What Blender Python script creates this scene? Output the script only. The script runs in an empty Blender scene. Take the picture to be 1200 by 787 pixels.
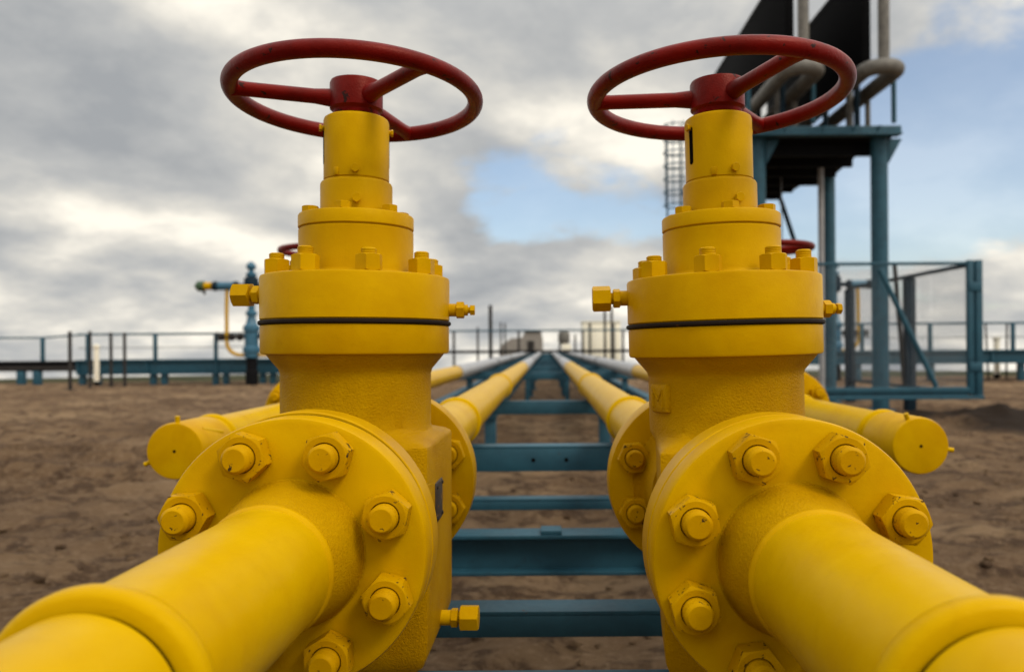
import bpy, bmesh, math, random
from mathutils import Matrix, Vector, noise
R = math.radians
random.seed(7)
scene = bpy.context.scene
COL = scene.collection

# ------------------------------------------------------------------ camera
EYE = 1.10
cam_d = bpy.data.cameras.new('camera')
cam = bpy.data.objects.new('camera', cam_d)
COL.objects.link(cam)
cam.location = (0, 0, EYE)
cam.rotation_euler = (Matrix.Rotation(R(90), 3, 'X') @ Matrix.Rotation(R(-0.40), 3, 'Z')).to_euler()
cam_d.sensor_width = 36.0
cam_d.lens = 27.6
cam_d.shift_x = -41.0 / 1200
cam_d.shift_y = 13.5 / 1200
cam_d.clip_start = 0.02
cam_d.clip_end = 20000
cam_d.dof.use_dof = True
cam_d.dof.focus_distance = 1.0
cam_d.dof.aperture_fstop = 4.5
scene.camera = cam

# ------------------------------------------------------------------ world, sun, exposure
SUN_EL, SUN_AZ = R(46), R(132)            # azimuth measured from +Y towards +X
sun_dir = Vector((math.sin(SUN_AZ) * math.cos(SUN_EL), math.cos(SUN_AZ) * math.cos(SUN_EL), math.sin(SUN_EL)))
world = bpy.data.worlds.new('World')
scene.world = world
world.use_nodes = True
wt = world.node_tree
wt.nodes.clear()
def wn(kind, **kw):
    n = wt.nodes.new(kind)
    for k, v in kw.items():
        setattr(n, k, v)
    return n
def wl(a, b):
    wt.links.new(a, b)
def wmath(op, a, b=None, clamp=False):
    n = wn('ShaderNodeMath', operation=op, use_clamp=clamp)
    for i, v in enumerate((a, b)):
        if v is None: continue
        if isinstance(v, (int, float)): n.inputs[i].default_value = v
        else: wl(v, n.inputs[i])
    return n.outputs[0]
sky = wn('ShaderNodeTexSky', sky_type='NISHITA', sun_disc=False)
sky.sun_elevation = SUN_EL
sky.sun_rotation = SUN_AZ
sky.air_density = 1.0
sky.dust_density = 1.2
sky.ozone_density = 0.6
tc = wn('ShaderNodeTexCoord')
sep = wn('ShaderNodeSeparateXYZ')
wl(tc.outputs['Generated'], sep.inputs[0])
zz = wmath('MAXIMUM', wmath('ADD', sep.outputs['Z'], 0.30), 0.05)
cx = wmath('DIVIDE', sep.outputs['X'], zz)
cy = wmath('DIVIDE', sep.outputs['Y'], zz)
comb = wn('ShaderNodeCombineXYZ')
wl(cx, comb.inputs[0]); wl(cy, comb.inputs[1])
def wnoise(scale, detail, rough, w=0.0, dist=0.0):
    n = wn('ShaderNodeTexNoise', noise_dimensions='4D')
    n.inputs['Scale'].default_value = scale
    n.inputs['Detail'].default_value = detail
    n.inputs['Roughness'].default_value = rough
    n.inputs['Distortion'].default_value = dist
    n.inputs['W'].default_value = w
    wl(comb.outputs[0], n.inputs['Vector'])
    return n.outputs['Fac']
def wramp(fac, stops):
    n = wn('ShaderNodeValToRGB')
    el = n.color_ramp.elements
    while len(el) < len(stops): el.new(0.5)
    for e, (p, c) in zip(el, stops):
        e.position = p
        e.color = (*c, 1) if len(c) == 3 else c
    wl(fac, n.inputs[0])
    return n.outputs[0]
def wdot(v):
    n = wn('ShaderNodeVectorMath', operation='DOT_PRODUCT')
    wl(tc.outputs['Generated'], n.inputs[0])
    n.inputs[1].default_value = Vector(v).normalized()
    return n.outputs['Value']
def wrange(val, a, b, c, d):
    n = wn('ShaderNodeMapRange', interpolation_type='SMOOTHSTEP')
    wl(val, n.inputs[0])
    for i, v in enumerate((a, b, c, d)): n.inputs[i + 1].default_value = v
    return n.outputs[0]
n_cover = wnoise(1.35, 8, 0.56, 3.1, 0.25)
n_shade = wnoise(1.6, 9, 0.53, 11.3, 0.25)
n_fine = wnoise(5.5, 8, 0.62, 5.7, 0.2)
# openings of clear sky: a broad one to the right, small ones ahead and high to the left
open1 = wrange(wdot((0.50, 1.0, 0.19)), 0.955, 0.994, 0, 0.36)
open2 = wrange(wdot((0.04, 1.0, 0.16)), 0.975, 0.998, 0, 0.15)
open3 = wrange(wdot((-0.30, 0.9, 0.36)), 0.992, 0.9995, 0, 0.10)
low = wmath('ADD', wmath('ADD', wrange(sep.outputs['Z'], 0.06, 0.15, 0.36, 0.0), wrange(sep.outputs['Z'], 0.20, 0.33, 0.0, 0.16)), wrange(sep.outputs['X'], -0.25, 0.0, 0.17, 0.0))
cover = wmath('ADD', wmath('SUBTRACT', wmath('SUBTRACT', wmath('SUBTRACT', wmath('ADD', n_cover, low), open1), open2), open3),
              wmath('MULTIPLY', wmath('SUBTRACT', n_fine, 0.5), 0.22))
fac = wrange(cover, 0.31, 0.42, 0.22, 1.0)
shade = wmath('ADD', wmath('MULTIPLY', n_shade, 0.85), wmath('MULTIPLY', n_fine, 0.15))
ccol = wramp(shade, [(0.37, (0.34, 0.355, 0.37)), (0.45, (0.46, 0.465, 0.46)), (0.52, (0.64, 0.62, 0.57)), (0.60, (0.98, 0.92, 0.80))])
# clouds on the sun's side are brighter; those overhead are boosted to add top light
toward = wmath('MULTIPLY', wrange(wdot(sun_dir), -0.2, 1.0, 1.0, 1.35), wrange(sep.outputs['Z'], 0.33, 0.95, 1.0, 2.3))
cmul = wn('ShaderNodeVectorMath', operation='SCALE')
wl(ccol, cmul.inputs[0]); wl(toward, cmul.inputs['Scale'])
bg_sky = wn('ShaderNodeBackground'); bg_sky.inputs[1].default_value = 0.15
wl(sky.outputs[0], bg_sky.inputs[0])
bg_cloud = wn('ShaderNodeBackground'); bg_cloud.inputs[1].default_value = 1.0
wl(cmul.outputs[0], bg_cloud.inputs[0])
mixw = wn('ShaderNodeMixShader')
wl(fac, mixw.inputs[0]); wl(bg_sky.outputs[0], mixw.inputs[1]); wl(bg_cloud.outputs[0], mixw.inputs[2])
wo = wn('ShaderNodeOutputWorld')
wl(mixw.outputs[0], wo.inputs[0])

sun_d = bpy.data.lights.new('sun', 'SUN')
sun_d.energy = 1.5
sun_d.angle = R(17)
sun_d.color = (1.0, 0.90, 0.76)
sun = bpy.data.objects.new('sun', sun_d)
COL.objects.link(sun)
sun.rotation_euler = (-sun_dir).to_track_quat('-Z', 'Y').to_euler()
vs = scene.view_settings
vs.view_transform = 'Standard'
vs.look = 'None'
vs.gamma = 1.0
vs.use_curve_mapping = False
vs.exposure = 0.16

# ------------------------------------------------------------------ materials
def new_mat(name):
    m = bpy.data.materials.new(name)
    m.use_nodes = True
    nt = m.node_tree
    b = nt.nodes['Principled BSDF']
    return m, nt, b
def nd(nt, kind, **kw):
    n = nt.nodes.new(kind)
    for k, v in kw.items(): setattr(n, k, v)
    return n
def nnoise(nt, vec, scale, detail=4, rough=0.55, dist=0.0):
    n = nd(nt, 'ShaderNodeTexNoise')
    n.inputs['Scale'].default_value = scale
    n.inputs['Detail'].default_value = detail
    n.inputs['Roughness'].default_value = rough
    n.inputs['Distortion'].default_value = dist
    nt.links.new(vec, n.inputs['Vector'])
    return n.outputs['Fac']
def nramp(nt, fac, stops, interp='LINEAR'):
    n = nd(nt, 'ShaderNodeValToRGB')
    n.color_ramp.interpolation = interp
    el = n.color_ramp.elements
    while len(el) < len(stops): el.new(0.5)
    for e, (p, c) in zip(el, stops):
        e.position = p
        e.color = (*c, 1)
    nt.links.new(fac, n.inputs[0])
    return n.outputs[0]
def nmix(nt, fac, a, b):
    n = nd(nt, 'ShaderNodeMix', data_type='RGBA')
    if isinstance(fac, (int, float)): n.inputs[0].default_value = fac
    else: nt.links.new(fac, n.inputs[0])
    for i, v in ((6, a), (7, b)):
        if isinstance(v, tuple): n.inputs[i].default_value = (*v, 1)
        else: nt.links.new(v, n.inputs[i])
    return n.outputs[2]
def nbump(nt, b, height, strength, dist, prev=None):
    n = nd(nt, 'ShaderNodeBump')
    n.inputs['Strength'].default_value = strength
    n.inputs['Distance'].default_value = dist
    nt.links.new(height, n.inputs['Height'])
    if prev is not None: nt.links.new(prev, n.inputs['Normal'])
    nt.links.new(n.outputs[0], b.inputs['Normal'])
    return n.outputs[0]
def nmath(nt, op, a, b):
    n = nd(nt, 'ShaderNodeMath', operation=op)
    for i, v in enumerate((a, b)):
        if isinstance(v, (int, float)): n.inputs[i].default_value = v
        else: nt.links.new(v, n.inputs[i])
    return n.outputs[0]

def paint(name, base, dark, chip=None, chip_at=0.70, chip_scale=55, rough=0.38, peel=0.0006, peel_scale=420, cast=None, spec=0.5, edge_chip=False, dirt=0.25):
    """Brush / spray paint on steel: slow tint drift, grime, chips, orange peel; cast adds a sand-cast skin."""
    m, nt, b = new_mat(name)
    raw = nd(nt, 'ShaderNodeTexCoord').outputs['Object']
    oi = nd(nt, 'ShaderNodeObjectInfo')
    off = nd(nt, 'ShaderNodeVectorMath', operation='MULTIPLY_ADD')
    nt.links.new(oi.outputs['Random'], off.inputs[0])
    off.inputs[1].default_value = (17.3, 9.1, 23.7)
    nt.links.new(raw, off.inputs[2])
    pos = off.outputs[0]
    big = nnoise(nt, pos, 9, 5, 0.6, 0.4)
    col = nramp(nt, big, [(0.3, dark), (0.62, base)])
    grime = nnoise(nt, pos, 38, 7, 0.7, 0.8)
    gf = nramp(nt, grime, [(0.55, (0, 0, 0)), (0.80, (dirt, dirt, dirt))])
    col = nmix(nt, gf, col, tuple(0.45 * c + (0.0 if name.startswith('yellow') else 0.008) for c in dark))
    rb = nnoise(nt, pos, 70, 4, 0.6)
    rr = nd(nt, 'ShaderNodeMapRange')
    nt.links.new(rb, rr.inputs[0])
    rr.inputs[3].default_value = rough - 0.08
    rr.inputs[4].default_value = rough + 0.14
    nt.links.new(rr.outputs[0], b.inputs['Roughness'])
    if chip:
        c1 = nnoise(nt, pos, chip_scale, 6, 0.65, 0.5)
        if edge_chip:
            g = nd(nt, 'ShaderNodeNewGeometry')
            pt = nd(nt, 'ShaderNodeMapRange')
            nt.links.new(g.outputs['Pointiness'], pt.inputs[0])
            pt.inputs[1].default_value = 0.50
            pt.inputs[2].default_value = 0.60
            pt.inputs[3].default_value = 0.0
            pt.inputs[4].default_value = 0.13
            c1 = nmath(nt, 'ADD', c1, pt.outputs[0])
        cf = nramp(nt, c1, [(chip_at, (0, 0, 0)), (chip_at + 0.012, (1, 1, 1))])
        col = nmix(nt, cf, col, chip)
    nt.links.new(col, b.inputs['Base Color'])
    b.inputs['Specular IOR Level'].default_value = spec
    if name.startswith('yellow'): b.inputs['Specular Tint'].default_value = (1.0, 0.74, 0.12, 1)
    if name.startswith('red'): b.inputs['Specular Tint'].default_value = (1.0, 0.35, 0.25, 1)
    p1 = nnoise(nt, pos, peel_scale, 3, 0.5)
    prev = nbump(nt, b, p1, 0.35, peel)
    p2 = nnoise(nt, pos, 26, 4, 0.5)
    prev = nbump(nt, b, p2, 0.22, 0.004, prev)
    if cast:
        p3 = nnoise(nt, pos, cast[0], 5, 0.65, 0.2)
        nbump(nt, b, p3, cast[1], cast[2], prev)
    return m

YEL, YELD = (0.515, 0.292, 0.0002), (0.435, 0.226, 0.0002)
DARKCHIP = (0.035, 0.018, 0.010)
M = {}
M['yellow'] = paint('yellow_paint', YEL, YELD, DARKCHIP, 0.82, 60, spec=0.11, dirt=0.16)
M['yellow_cast'] = paint('yellow_paint_on_casting', (0.46, 0.250, 0.0002), (0.37, 0.183, 0.0002), DARKCHIP, 0.80, 70, rough=0.42, cast=(330, 0.8, 0.0032), spec=0.10, dirt=0.15)
M['yellow_worn'] = paint('yellow_paint_on_nuts', (0.49, 0.265, 0.0002), (0.385, 0.192, 0.0002), DARKCHIP, 0.705, 120, rough=0.42, edge_chip=True, spec=0.11, dirt=0.15)
M['yellow_pipe'] = paint('yellow_pipe_paint', (0.515, 0.308, 0.0002), (0.465, 0.262, 0.0002), DARKCHIP, 0.81, 40, rough=0.32, dirt=0.18, spec=0.10)
M['red'] = paint('red_paint', (0.150, 0.004, 0.003), (0.07, 0.002, 0.002), (0.012, 0.006, 0.006), 0.625, 55, rough=0.35, peel=0.001, cast=(120, 0.3, 0.002), spec=0.2)
M['blue'] = paint('blue_paint', (0.019, 0.080, 0.118), (0.013, 0.054, 0.082), (0.05, 0.022, 0.012), 0.69, 16, rough=0.5, spec=0.3, dirt=0.6)
M['blue_dark'] = paint('dark_blue_paint', (0.008, 0.022, 0.036), (0.005, 0.014, 0.024), None, rough=0.6, spec=0.12)
M['bright_blue'] = paint('bright_blue_paint', (0.025, 0.115, 0.185), (0.018, 0.078, 0.13), (0.02, 0.03, 0.03), 0.74, 12, rough=0.42)
M['black'] = paint('black_paint', (0.005, 0.005, 0.006), (0.003, 0.003, 0.004), None, rough=0.6, spec=0.10)
M['black_cladding'] = paint('black_cladding', (0.0035, 0.0035, 0.004), (0.0025, 0.0025, 0.003), None, rough=0.8, spec=0.04)
M['gasket'] = paint('dark_gasket', (0.014, 0.008, 0.005), (0.008, 0.005, 0.004), (0.16, 0.06, 0.01), 0.70, 60, rough=0.6, spec=0.1)
M['dark_steel'] = paint('dark_weathered_steel', (0.030, 0.026, 0.024), (0.018, 0.016, 0.015), None, rough=0.65, spec=0.15)
M['galvanised'] = paint('grey_metal_cladding', (0.36, 0.355, 0.36), (0.25, 0.25, 0.26), None, rough=0.34, dirt=0.4)
M['tan_pipe'] = paint('tan_paint_with_shade', (0.16, 0.15, 0.132), (0.09, 0.085, 0.076), None, rough=0.5, dirt=0.5, spec=0.25)  # tan darkened: shade on the loop legs is put into the colour
M['white'] = paint('weathered_white_paint', (0.86, 0.80, 0.65), (0.76, 0.70, 0.57), None, rough=0.5)
M['brown_clad'] = paint('dull_brown_cladding', (0.27, 0.24, 0.21), (0.19, 0.165, 0.145), None, rough=0.6)
M['green'] = paint('dark_green_paint', (0.03, 0.075, 0.03), (0.02, 0.05, 0.02), None, rough=0.5)
M['plate'] = paint('weathered_name_plate', (0.045, 0.035, 0.03), (0.02, 0.016, 0.014), (0.42, 0.21, 0.01), 0.60, 70, rough=0.5)
M['hole'] = paint('painted_hole_shade', (0.004, 0.003, 0.002), (0.003, 0.002, 0.002), None, rough=0.8, spec=0.03)  # near-black surface patches; the shade inside holes and slots is painted on
M['wire'] = paint('galvanised_wire', (0.20, 0.21, 0.22), (0.14, 0.15, 0.16), None, rough=0.5)
M['glass'] = paint('dark_window_glass', (0.02, 0.025, 0.03), (0.015, 0.018, 0.022), None, rough=0.12)

def ground_material():
    m, nt, b = new_mat('bare_sandy_soil')
    pos = nd(nt, 'ShaderNodeNewGeometry').outputs['Position']
    mp = nd(nt, 'ShaderNodeMapping')
    mp.inputs['Scale'].default_value = (0.85, 1.0, 1.0)
    mp.inputs['Rotation'].default_value = (0, 0, R(12))
    nt.links.new(pos, mp.inputs[0])
    v = mp.outputs[0]
    a = nnoise(nt, v, 0.55, 6, 0.6, 0.6)
    c = nramp(nt, a, [(0.36, (0.115, 0.068, 0.036)), (0.50, (0.190, 0.119, 0.066)), (0.62, (0.285, 0.190, 0.108))])
    f = nnoise(nt, v, 4.2, 9, 0.70, 0.4)
    c = nmix(nt, nramp(nt, f, [(0.43, (0.9, 0.9, 0.9)), (0.52, (0, 0, 0))]), c, (0.070, 0.040, 0.023))
    g = nnoise(nt, v, 24, 8, 0.75)
    c = nmix(nt, nramp(nt, g, [(0.50, (0, 0, 0)), (0.66, (0.6, 0.6, 0.6))]), c, (0.33, 0.228, 0.142))
    # heaps of dark humus soil where the attribute says so, dull grass beyond the site
    at = nd(nt, 'ShaderNodeAttribute', attribute_name='humus')
    h = nmath(nt, 'ADD', at.outputs['Fac'], nmath(nt, 'MULTIPLY', nmath(nt, 'SUBTRACT', f, 0.5), 1.0))
    c = nmix(nt, nramp(nt, h, [(0.42, (0, 0, 0)), (0.70, (1, 1, 1))]), c, (0.030, 0.020, 0.014))
    gr = nd(nt, 'ShaderNodeAttribute', attribute_name='grass')
    gv = nramp(nt, nnoise(nt, v, 0.35, 6, 0.6), [(0.35, (0.022, 0.026, 0.010)), (0.65, (0.060, 0.058, 0.024))])
    q = nmath(nt, 'ADD', gr.outputs['Fac'], nmath(nt, 'MULTIPLY', nmath(nt, 'SUBTRACT', a, 0.5), 0.9))
    c = nmix(nt, nramp(nt, q, [(0.40, (0, 0, 0)), (0.65, (1, 1, 1))]), c, gv)
    nt.links.new(c, b.inputs['Base Color'])
    b.inputs['Roughness'].default_value = 0.95
    b.inputs['Specular IOR Level'].default_value = 0.15
    p = nbump(nt, b, f, 0.9, 0.10)
    p = nbump(nt, b, g, 1.0, 0.045, p)
    nbump(nt, b, nnoise(nt, pos, 95, 5, 0.75), 0.9, 0.012, p)
    return m
M['soil'] = ground_material()

# ------------------------------------------------------------------ mesh building
class MB:
    """Collects shapes in one bmesh; build() links them as ONE mesh object."""
    def __init__(self):
        self.bm = bmesh.new()
    def add_rings(self, rings, closed_ends=(True, True), wrap=True):
        bm = self.bm
        vr = [[bm.verts.new(p) for p in ring] for ring in rings]
        n = len(vr[0])
        for a, b in zip(vr, vr[1:]):
            for i in range(n if wrap else n - 1):
                j = (i + 1) % n
                try: bm.faces.new((a[i], a[j], b[j], b[i]))
                except ValueError: pass
        if closed_ends[0]: bm.faces.new(list(reversed(vr[0])))
        if closed_ends[1]: bm.faces.new(vr[-1])
        return self
    def lathe(self, profile, segs=64, mat=None, caps=(True, True)):
        """profile: (radius, height) list round local z."""
        mat = mat or Matrix()
        rings = []
        for r, z in profile:
            r = max(r, 1e-5)
            rings.append([mat @ Vector((r * math.cos(2 * math.pi * i / segs), r * math.sin(2 * math.pi * i / segs), z)) for i in range(segs)])
        return self.add_rings(rings, caps)
    def rod(self, p, q, r, segs=12, r2=None):
        p, q = Vector(p), Vector(q)
        d = q - p
        m = Matrix.Translation(p) @ d.to_track_quat('Z', 'Y').to_matrix().to_4x4()
        return self.lathe([(r, 0), (r if r2 is None else r2, d.length)], segs, m)
    def box(self, p, q, bevel=0.0, mat=None):
        p, q = Vector(p), Vector(q)
        res = bmesh.ops.create_cube(self.bm, size=1.0)
        vs_ = res['verts']
        bmesh.ops.scale(self.bm, vec=(abs(q.x - p.x), abs(q.y - p.y), abs(q.z - p.z)), verts=vs_)
        bmesh.ops.translate(self.bm, vec=(p + q) / 2, verts=vs_)
        if mat is not None: bmesh.ops.transform(self.bm, matrix=mat, verts=vs_)
        if bevel > 0:
            es = list({e for v in vs_ for e in v.link_edges})
            bmesh.ops.bevel(self.bm, geom=es, offset=bevel, segments=2, affect='EDGES', profile=0.5)
        return self
    def tube(self, pts, r, segs=14, closed=False):
        pts = [Vector(p) for p in pts]
        n = len(pts)
        rings = []
        up = None
        for i, p in enumerate(pts):
            if closed: t = (pts[(i + 1) % n] - pts[i - 1]).normalized()
            else: t = (pts[min(i + 1, n - 1)] - pts[max(i - 1, 0)]).normalized()
            if up is None:
                up = Vector((0, 0, 1)) if abs(t.z) < 0.9 else Vector((1, 0, 0))
            s = t.cross(up).normalized()
            up = s.cross(t).normalized()
            rr = r[i] if isinstance(r, (list, tuple)) else r
            rings.append([p + rr * (math.cos(2 * math.pi * k / segs) * s + math.sin(2 * math.pi * k / segs) * up) for k in range(segs)])
        if closed:
            rings.append(rings[0])
            self.add_rings(rings, (False, False))
            bmesh.ops.remove_doubles(self.bm, verts=self.bm.verts, dist=1e-6)
        else: self.add_rings(rings)
        return self
    def hexnut(self, af, h, mat, bore=None, both=True):
        """Hexagon with the circular chamfer of a real nut."""
        N = 48
        def hr(t):
            t = (t + math.pi / 6) % (math.pi / 3) - math.pi / 6
            return af / 2 / math.cos(t)
        rc = af / 2 * 0.965
        tan = math.tan(R(27))
        ts = [2 * math.pi * i / N for i in range(N)]
        def ring(f): return [mat @ Vector(f(t)) for t in ts]
        rings = []
        if both:
            rings.append(ring(lambda t: (rc * math.cos(t), rc * math.sin(t), 0)))
            rings.append(ring(lambda t: (hr(t) * math.cos(t), hr(t) * math.sin(t), max(0.0004, (hr(t) - rc) * tan))))
        else:
            rings.append(ring(lambda t: (hr(t) * math.cos(t), hr(t) * math.sin(t), 0)))
        rings.append(ring(lambda t: (hr(t) * math.cos(t), hr(t) * math.sin(t), h - max(0.0004, (hr(t) - rc) * tan))))
        rings.append(ring(lambda t: (rc * math.cos(t), rc * math.sin(t), h)))
        if bore:
            rings.append(ring(lambda t: (bore * 1.10 * math.cos(t), bore * 1.10 * math.sin(t), h)))
            rings.append(ring(lambda t: (bore * 1.02 * math.cos(t), bore * 1.02 * math.sin(t), h - 0.10 * af)))
        self.add_rings(rings)
        return self
    def build(self, name, mat, parent=None, angle=32, loc=None, label=None):
        bm = self.bm
        bmesh.ops.recalc_face_normals(bm, faces=bm.faces)
        me = bpy.data.meshes.new(name)
        bm.to_mesh(me)
        bm.free()
        me.materials.append(M[mat] if isinstance(mat, str) else mat)
        me.shade_smooth()
        me.set_sharp_from_angle(angle=R(angle))
        o = bpy.data.objects.new(name, me)
        COL.objects.link(o)
        if parent: o.parent = parent
        if loc: o.location = loc
        if label: o['label'] = label
        return o
def thing(name, label, cat, loc=(0, 0, 0), rot=(0, 0, 0), group=None):
    o = bpy.data.objects.new(name, None)
    o.empty_display_size = 0.1
    COL.objects.link(o)
    o.location = loc
    o.rotation_euler = rot
    o['label'] = label
    o['category'] = cat
    if group: o['group'] = group
    return o
def tag(o, label, cat, group=None):
    o['label'] = label
    o['category'] = cat
    if group: o['group'] = group
    return o
KIDS = {}
def copy_tree(o, parent=None):
    c = o.copy()
    COL.objects.link(c)
    if parent: c.parent = parent
    for ch in list(o.children): copy_tree(ch, c)
    return c
def Pt(px, py, Y):
    """Where the eye line through a pixel of the 1200 px photo stands at depth Y."""
    return Vector(((px - 641) / 920 * Y, Y, EYE + (407 - py) / 920 * Y))
def T(*v): return Matrix.Translation(Vector(v))
def Rt(deg, ax): return Matrix.Rotation(R(deg), 4, ax)
ALONG_FWD = Rt(-90, 'X')       # local z -> +y
ALONG_BACK = Rt(90, 'X')       # local z -> -y

# ------------------------------------------------------------------ the ground
def make_ground():
    def axis(n, near, far, p):
        out = []
        for i in range(n + 1):
            t = i / n
            out.append(near * t + (far - near) * t ** p)
        return out
    ys = [-60, -30, -15, -8, -4, -1, 1] + [2 + v for v in axis(470, 40, 5000, 16)]
    half = axis(215, 22, 4000, 18)
    xs = [-v for v in reversed(half[1:])] + half
    bm = bmesh.new()
    lh = bm.verts.layers.float.new('humus')
    lg = bm.verts.layers.float.new('grass')
    mounds = [(6.4, 9.8, 1.5, 1.2, 0.10), (5.9, 10.6, 0.9, 0.8, 0.26), (7.0, 10.9, 0.9, 0.7, 0.20), (4.9, 11.0, 0.9, 0.8, 0.13), (8.3, 11.4, 1.1, 0.6, 0.12)]
    rows = []
    for y in ys:
        row = []
        for x in xs:
            near = max(0.0, 1 - max(abs(x), abs(y)) / 60)
            z = 0.0
            hum = 0.0
            if near > 0:
                z += 0.05 * noise.fractal((x * 0.45, y * 0.6, 0.3), 1.0, 2.0, 3) * near
                z += 0.055 * noise.fractal((x * 2.0, y * 2.4, 4.3), 0.9, 2.1, 5) * near
                z += 0.030 * noise.fractal((x * 5.0, y * 5.6, 2.3), 0.8, 2.1, 4) * near * (0.4 + 1.2 * max(0.0, noise.noise((x * 0.5, y * 0.5, 8.0)) + 0.3))
                # old tyre ruts crossing from the left
                for c0 in (7.2, 8.9):
                    d = y - (c0 + 0.12 * x + 0.25 * math.sin(x * 0.6))
                    if abs(d) < 1.2 and x < -1.4: z += (-0.13 * math.exp(-(d / 0.24) ** 2) + 0.09 * math.exp(-((abs(d) - 0.36) / 0.14) ** 2)) * min(1, (-x - 1.4))
                for (mx, my, sx, sy, hh) in mounds:
                    g = math.exp(-((x - mx) / sx) ** 2 - ((y - my) / sy) ** 2)
                    hum = max(hum, g)
                    z += 0.6 * g * hh * (1 + 0.7 * noise.noise((x * 3, y * 3, 1.0)))
            z -= 0.0275 * (max(0.0, y - 28) + max(0.0, abs(x) - 30) + max(0.0, -y - 20))
            vv = bm.verts.new((x, y, z))
            vv[lh] = hum
            vv[lg] = max(0.0, min(1.0, (y - 25.5) / 3.0))
            row.append(vv)
        rows.append(row)
    for a, b in zip(rows, rows[1:]):
        for i in range(len(xs) - 1):
            bm.faces.new((a[i], a[i + 1], b[i + 1], b[i]))
    me = bpy.data.meshes.new('ground')
    bm.to_mesh(me)
    bm.free()
    me.materials.append(M['soil'])
    me.shade_smooth()
    o = bpy.data.objects.new('ground', me)
    COL.objects.link(o)
    o['kind'] = 'structure'
make_ground()
def make_clods():
    rnd = random.Random(5)
    bm = bmesh.new()
    for i in range(3600):
        y = 2.2 + 14 * rnd.random() ** 1.4
        x = rnd.uniform(-0.9, 0.9) * (y + 1)
        if noise.noise((x * 0.8, y * 0.8, 3.0)) < -0.05: continue
        r = 0.007 + 0.020 * rnd.random() ** 2.5
        res = bmesh.ops.create_icosphere(bm, subdivisions=1, radius=r)
        q = rnd.uniform(0, 6)
        for v in res['verts']:
            v.co *= 1 + 0.5 * noise.noise(v.co * (1.2 / r) + Vector((i, 0, 0)))
            v.co.z *= 0.65
            cz, sz = math.cos(q), math.sin(q)
            v.co = Vector((v.co.x * cz - v.co.y * sz * 1.3, v.co.x * sz + v.co.y * cz * 1.3, v.co.z))
            v.co += Vector((x, y, 0.05 * noise.fractal((x * 0.45, y * 0.6, 0.3), 1.0, 2.0, 3) + 0.055 * noise.fractal((x * 2.0, y * 2.4, 4.3), 0.9, 2.1, 5) + r * 0.2))
    me = bpy.data.meshes.new('soil_clods')
    bm.to_mesh(me); bm.free()
    me.materials.append(M['soil'])
    me.shade_smooth()
    o = bpy.data.objects.new('soil_clods', me)
    COL.objects.link(o)
    o['kind'] = 'stuff'
    o['label'] = 'loose soil clods scattered over the brown ground'
    o['category'] = 'soil'
make_clods()

# ------------------------------------------------------------------ gate valve (origin on the pipe axis under the stem)
FLR, BCR = 0.160, 0.126        # flange radius, bolt circle
FACE = 0.305                   # valve axis to front face of the bolted companion flange
def rounded_poly(pts, rad, seg=6):
    out = []
    n = len(pts)
    for i in range(n):
        p0, p1, p2 = Vector(pts[i - 1]), Vector(pts[i]), Vector(pts[(i + 1) % n])
        a, b = (p0 - p1).normalized(), (p2 - p1).normalized()
        ang = a.angle(b)
        d = rad / math.tan(ang / 2)
        d = min(d, (p0 - p1).length * 0.48, (p2 - p1).length * 0.48)
        s, e = p1 + a * d, p1 + b * d
        for k in range(seg + 1):
            t = k / seg
            out.append((1 - t) ** 2 * s + 2 * t * (1 - t) * p1 + t * t * e)
    return out
def resample_polar(poly, angs):
    """Radius of a star-shaped outline at each angle."""
    res = []
    n = len(poly)
    for a in angs:
        d = Vector((math.cos(a), math.sin(a)))
        best = None
        for i in range(n):
            p, q = poly[i], poly[(i + 1) % n]
            e = q - p
            den = d.x * e.y - d.y * e.x
            if abs(den) < 1e-12: continue
            t = (p.x * e.y - p.y * e.x) / den
            u = (p.x * d.y - p.y * d.x) / den
            if t > 0 and -1e-6 <= u <= 1 + 1e-6 and (best is None or t > best): best = t
        res.append(best or 0.1)
    return res
def stud_nut(parent, af, h, bore, prot, mat, paint_name='yellow_worn', turn=0.0, pre='hex_nut'):
    m = MB(); m.hexnut(af, h, Rt(turn, 'Z'), bore)
    n = m.build(pre, paint_name, parent, angle=24)
    n.matrix_local = mat
    s = MB()
    prof = [(bore, h - 0.012), (bore, h + 0.001)]
    z = h + 0.001
    while z < h + prot - bore * 0.32:                # a few thread turns under the paint
        prof += [(bore, z + 0.0006), (bore * 0.955, z + 0.0013), (bore, z + 0.0020)]
        z += 0.0024
    prof += [(bore, h + prot - bore * 0.22), (bore * 0.97, h + prot - bore * 0.18), (bore * 0.82, h + prot - bore * 0.02), (bore * 0.78, h + prot), (0, h + prot)]
    s.lathe(prof, 28)
    s.build('stud', paint_name, n, angle=26)
    return n
NUT_TPL = {}
def nut_copy(key, parent, mat):
    src = NUT_TPL[key]
    c = src.copy(); COL.objects.link(c); c.parent = parent; c.matrix_local = mat
    for g in src.children:
        d = g.copy(); COL.objects.link(d); d.parent = c
        d.scale.z = random.uniform(0.96, 1.09)
    return c
def nuts(key, parent, mats, af, h, bore, prot, turns):
    for i, (m4, tn) in enumerate(zip(mats, turns)):
        m4 = m4 @ Rt(tn, 'Z')
        if key not in NUT_TPL: NUT_TPL[key] = stud_nut(parent, af, h, bore, prot, m4, 'yellow' if key == 'bonnet' else 'yellow_worn')
        else: nut_copy(key, parent, m4)

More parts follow.
